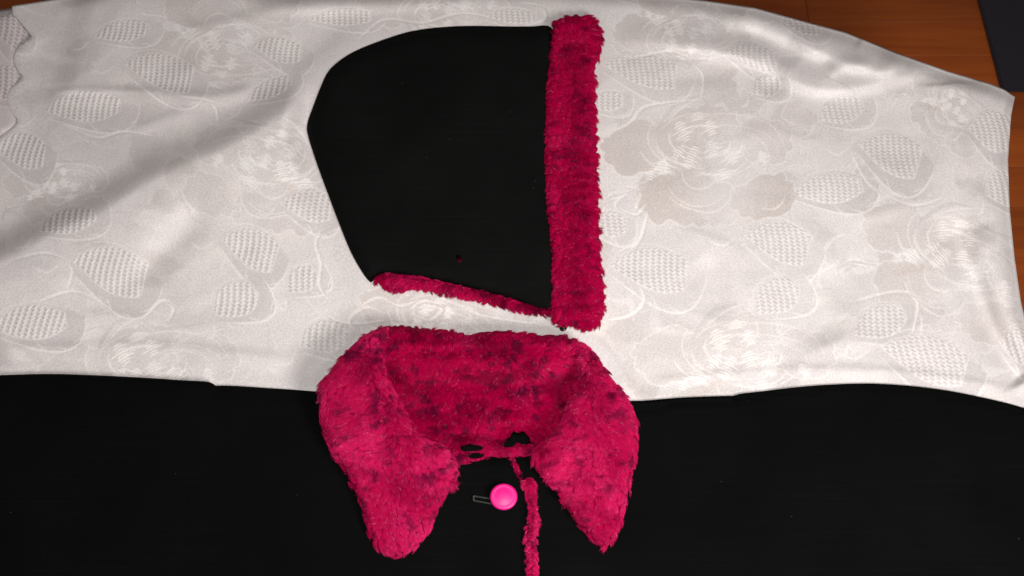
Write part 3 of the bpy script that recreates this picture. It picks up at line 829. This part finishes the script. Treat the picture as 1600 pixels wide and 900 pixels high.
# ------------------------------------------------------------------ the coat
coat = thing('coat', 'black coat with a big crimson fur collar and pink button, lying below the hood', 'coat')
def coat_z(x, y, d):
    z = .0045 + .0085 * np.sqrt(np.clip(1 - (1 - np.clip(d / 22, 0, 1))**2, 0, 1))
    return z + .004 * (fbm(x / 120, y / 90, 51, 2) - .5) * sstep(0, 40, d)
left_front = [(290, 700), (290, 630), (300, 611), (345, 604), (420, 608), (492, 613), (560, 620), (620, 640), (690, 672), (730, 684), (752, 704), (770, 712), (796, 711), (806, 722), (818, 745), (822, 770), (822, 800), (820, 850), (822, 910), (824, 985), (290, 985)]
right_front = [(790, 708), (800, 690), (835, 668), (880, 640), (940, 628), (1000, 628), (1060, 623), (1145, 620), (1176, 622), (1188, 634), (1190, 700), (1190, 985), (800, 985), (800, 850), (802, 780)]
inflate('coat_front', left_front, lambda x, y, d: coat_z(x, y, d) + .003 * sstep(700, 790, x), .0035, 12, coat, M_coat, 3)
inflate('coat_front', right_front, lambda x, y, d: (coat_z(x, y, d) - .002) * (1 - sstep(1050, 1122, x) * sstep(0, 10, d)) + .0104 * sstep(1050, 1122, x) * sstep(0, 10, d), .0035, 12, coat, M_coat, 3)
sl_l = [(346, 640), (341, 612), (337, 603), (326, 598), (290, 596), (230, 592), (150, 588), (80, 586), (0, 588), (-70, 592), (-70, 985), (352, 985), (351, 860), (349, 740)]
sl_r = [(1137, 640), (1140, 626), (1150, 618), (1190, 613), (1240, 607), (1290, 603), (1350, 601), (1400, 603), (1450, 608), (1500, 616), (1560, 629), (1600, 640), (1690, 668), (1690, 985), (1140, 985), (1138, 860), (1137, 740)]
inflate('sleeve', sl_l, lambda x, y, d: .0106 + .0024 * np.sqrt(np.clip(1 - (1 - np.clip(d / 60, 0, 1))**2, 0, 1)) + .003 * (fbm(x / 120, y / 90, 53, 2) - .5) * sstep(0, 60, d), .0036, 8, coat, M_coat, 3)
inflate('sleeve', sl_r, lambda x, y, d: .0040 + .0060 * np.sqrt(np.clip(1 - (1 - np.clip(d / 10, 0, 1))**2, 0, 1)) + .003 * sstep(0, 80, d), .0036, 8, coat, M_coat, 3)

# collar: back lining with its rolled crest, then the two wings
back = [(572, 530), (610, 513), (650, 515), (700, 520), (735, 526), (752, 521), (800, 522), (850, 527), (888, 531), (906, 545), (910, 600), (895, 652), (855, 688), (800, 688), (745, 692), (716, 702), (690, 700), (650, 684), (612, 642), (586, 592), (566, 560)]
CY, CZ = [505, 525, 545, 565, 600, 640, 670, 700], [.012, .034, .045, .039, .025, .020, .020, .021]
INNER = [np.array([(600, 556), (610, 608), (624, 636), (640, 663), (664, 686), (700, 712)], float), np.array([(897, 552), (904, 578), (899, 606), (890, 634), (876, 664), (852, 692)], float)]
def back_z(x, y, d):
    P = np.stack([x, y], -1)
    dip = 0
    for line, w in ((INNER[0], 15), (INNER[1], 15)):
        dip = dip + .012 * np.exp(-(seg_dist(P, line)[0] / w)**2) * sstep(545, 590, y)
    dip = dip + .010 * np.exp(-((y - 668) / 9)**2 - ((x - 818) / 34)**2) + .008 * np.exp(-((y - 680) / 7)**2 - ((x - 742) / 34)**2)
    return np.maximum(back_z0(x, y, d) - dip, .0148)
def back_z0(x, y, d):
    return np.interp(y, CY, CZ) + .008 * (np.sqrt(np.clip(1 - (1 - np.clip(d / 16, 0, 1))**2, 0, 1)) - 1) + .006 * (fbm(x / 40, y / 26, 61, 2) - .5) - .004 * np.exp(-((y - 668) / 9)**2 - ((x - 815) / 36)**2) - .004 * np.exp(-((y - 678) / 5)**2 - ((x - 740) / 30)**2)
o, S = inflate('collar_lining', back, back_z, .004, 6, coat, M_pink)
def back_lean(x, y, d):
    up = sstep(566, 530, y)
    return .12 + .45 * up + (x - 740) / 400, np.where(y < 560, -.9 * up - .05, .62) + 0 * x
tabs = [[(721, 698), (738, 696), (753, 698), (753, 703), (736, 705), (722, 704)], [(724, 710), (742, 708), (756, 709), (752, 715), (736, 716)], [(784, 697), (790, 690), (796, 688), (801, 679), (811, 681), (817, 678), (828, 689), (822, 695), (808, 694), (798, 699)]]
def tabmask(x, y):
    P = np.stack([x, y], -1)
    r = np.zeros(x.shape, bool)
    for t in tabs[:2]:
        q = np.array(t, float); c = q.mean(0)
        r |= inside(P, c + (q - c) * (1.1, 1.5) - (0, 1.5))
    return r | inside(P, np.array(tabs[0], float)) | inside(P, np.array(tabs[1], float)) | inside(P, np.array(tabs[2], float))
fur('pile', S, 130000, .0058, back_lean, o, clump=8, tight=.5, rise=.62, seed=7, dark=.75, mask=tabmask, spot=(17, 9), zone=.004, jitter=.4, light=-.40, deepk=.6)  # shade of the recessed neck painted in as deeper, unfrosted pile
lw = [(606, 516), (580, 522), (557, 538), (538, 558), (523, 577), (508, 596), (502, 616), (503, 642), (506, 668), (513, 690), (525, 712), (541, 734), (555, 760), (569, 795), (576, 824), (583, 845), (594, 860), (610, 868), (626, 869), (644, 859), (661, 842), (673, 822), (681, 800), (692, 775), (706, 755), (711, 735), (704, 716), (688, 700), (658, 684), (640, 663), (624, 636), (610, 608), (599, 582), (602, 560), (616, 540)]
rw = [(890, 534), (910, 540), (928, 555), (944, 579), (962, 603), (977, 620), (986, 642), (992, 668), (992, 700), (987, 730), (981, 760), (974, 790), (968, 818), (959, 840), (946, 852), (930, 844), (911, 824), (897, 803), (882, 783), (867, 762), (852, 744), (838, 726), (834, 711), (843, 700), (860, 686), (878, 664), (890, 634), (899, 606), (906, 576), (897, 552)]
def wing_z(x, y, d):
    top = np.interp(y, [505, 560, 640, 720, 800, 880], [.036, .049, .051, .044, .034, .026])
    return top + .022 * (np.sqrt(np.clip(1 - (1 - np.clip(d / 17, 0, 1))**2, 0, 1)) - 1) + .0075 * (fbm(x / 40, y / 46, 71, 2) - .5) * sstep(0, 20, d)
def wing_lean(cx):
    def f(x, y, d):
        s = (x - cx(y)) / 70
        s = s + 1.3 * (fbm(x / 30, y / 30, 83, 2) - .5)
        return .62 * np.tanh(1.3 * s), .46 + .0 * y + np.where(y > 830, (y - 830) / 90, 0) - np.where(y < 560, (560 - y) / 34, 0)
    return f
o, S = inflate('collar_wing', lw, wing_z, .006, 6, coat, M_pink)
fur('pile', S, 120000, .0072, wing_lean(lambda y: np.interp(y, [510, 600, 700, 880], [600, 560, 612, 622])), o, clump=8, tight=.55, rise=.62, seed=9, dark=.75, zone=.006, light=.42, deepk=.38, spot=(14, 10))  # paler tips paint a sheen onto the wing
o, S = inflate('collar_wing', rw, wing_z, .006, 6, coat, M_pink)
fur('pile', S, 120000, .0072, wing_lean(lambda y: np.interp(y, [530, 600, 700, 860], [905, 935, 915, 945])), o, clump=8, tight=.55, rise=.62, seed=13, dark=.68, zone=.006, light=.42, deepk=.34, spot=(14, 10))  # same painted sheen in the tips as the left wing
nb_ = [(708, 702), (728, 692), (760, 688), (800, 690), (826, 694), (836, 704), (822, 710), (800, 711), (772, 711), (744, 718), (722, 722), (710, 718)]
o, S = inflate('neck_band', nb_, puff(.006, 9, .0155), .006, 4, coat, M_pink)
fur('pile', S, 22000, .0050, lambda x, y, d: (.25 + 0 * x, .5 + 0 * y), o, clump=7, tight=.5, rise=.6, seed=15, dark=.8, mask=tabmask, light=.25, zone=.006)
for t in tabs:
    inflate('black_tab', t, lambda x, y, d: .0224 + .0003 * np.minimum(d / 3, 1), .0140, 3, coat, M_coat, 4)
strip = [(820, 756), (826, 748), (832, 753), (834, 775), (835, 795), (838, 815), (835, 840), (837, 870), (836, 920), (826, 920), (826, 870), (823, 845), (827, 820), (828, 795), (824, 772)]
o, S = inflate('fur_facing', strip, puff(.004, 8, .012), .005, 4, coat, M_pink)
fur('pile', S, 22000, .0048, lambda x, y, d: ((x - 830) / 12, .35 + 0 * y), o, clump=6, tight=.5, rise=.7, seed=17, dark=.55, light=.45, deepk=.7, zone=.006)
thr = [(797, 716), (803, 714), (816, 744), (819, 754), (812, 750)]
o, S = inflate('piping', thr, puff(.001, 3, .0125), .006, 3, coat, M_pink)
fur('pile', S, 900, .003, lambda x, y, d: (.2 + 0 * x, .5 + 0 * y), o, clump=6, seed=19, dark=1.2, rise=.5, zone=.006)
# button and its worked buttonhole
M_btn, nt, b = new_mat('hot_pink_plastic')
b.inputs['Base Color'].default_value = (.80, .010, .23, 1); b.inputs['Roughness'].default_value = .42
b.inputs['Specular IOR Level'].default_value = .4
lathe('button', [(.0095, 0), (.0112, .0006), (.0121, .0016), (.0122, .0026), (.0115, .0036), (.0100, .0041), (.0092, .0039), (.0080, .0040), (.0055, .0046), (.0025, .0049)], 48, 787, 777, .0195, coat, M_btn, 1.04, 1.0, .2)
M_thread, nt, b = new_mat('grey_green_thread')
tc = nd(nt, 'ShaderNodeTexCoord'); n1 = nd(nt, 'ShaderNodeTexNoise', Scale=700.0)
nt.links.new(tc.outputs['Object'], n1.inputs['Vector'])
nt.links.new(mixc(nt, n1.outputs[0], (.008, .010, .008), (.085, .095, .08)), b.inputs['Base Color'])
b.inputs['Roughness'].default_value = .8
V, F = [], []
def tube(p, q, r):
    p, q = np.array(p), np.array(q); e = (q - p) / np.linalg.norm(q - p)
    s = np.cross(e, (0, 0, 1)); u = np.cross(s, e); k = len(V)
    for c in (p, q):
        for i in range(5):
            a = 2 * math.pi * i / 5
            V.append(c + r * (math.cos(a) * s + math.sin(a) * u))
    for i in range(5): F.append((k + i, k + (i + 1) % 5, k + 5 + (i + 1) % 5, k + 5 + i))
hz = .0168
for a_, b_ in (((740, 775), (770, 780)), ((740, 782), (772, 788))):
    for k in range(26):
        t0 = k / 26
        x, y = a_[0] + (b_[0] - a_[0]) * t0, a_[1] + (b_[1] - a_[1]) * t0
        tube(at(x, y - 1.1, hz), at(x + .5, y + 1.1, hz), .00028)
for y in np.arange(775.5, 782, 1.1): tube(at(739, y, hz), at(741.5, y, hz), .0003)
mesh('buttonhole', V, F, coat, M_thread)
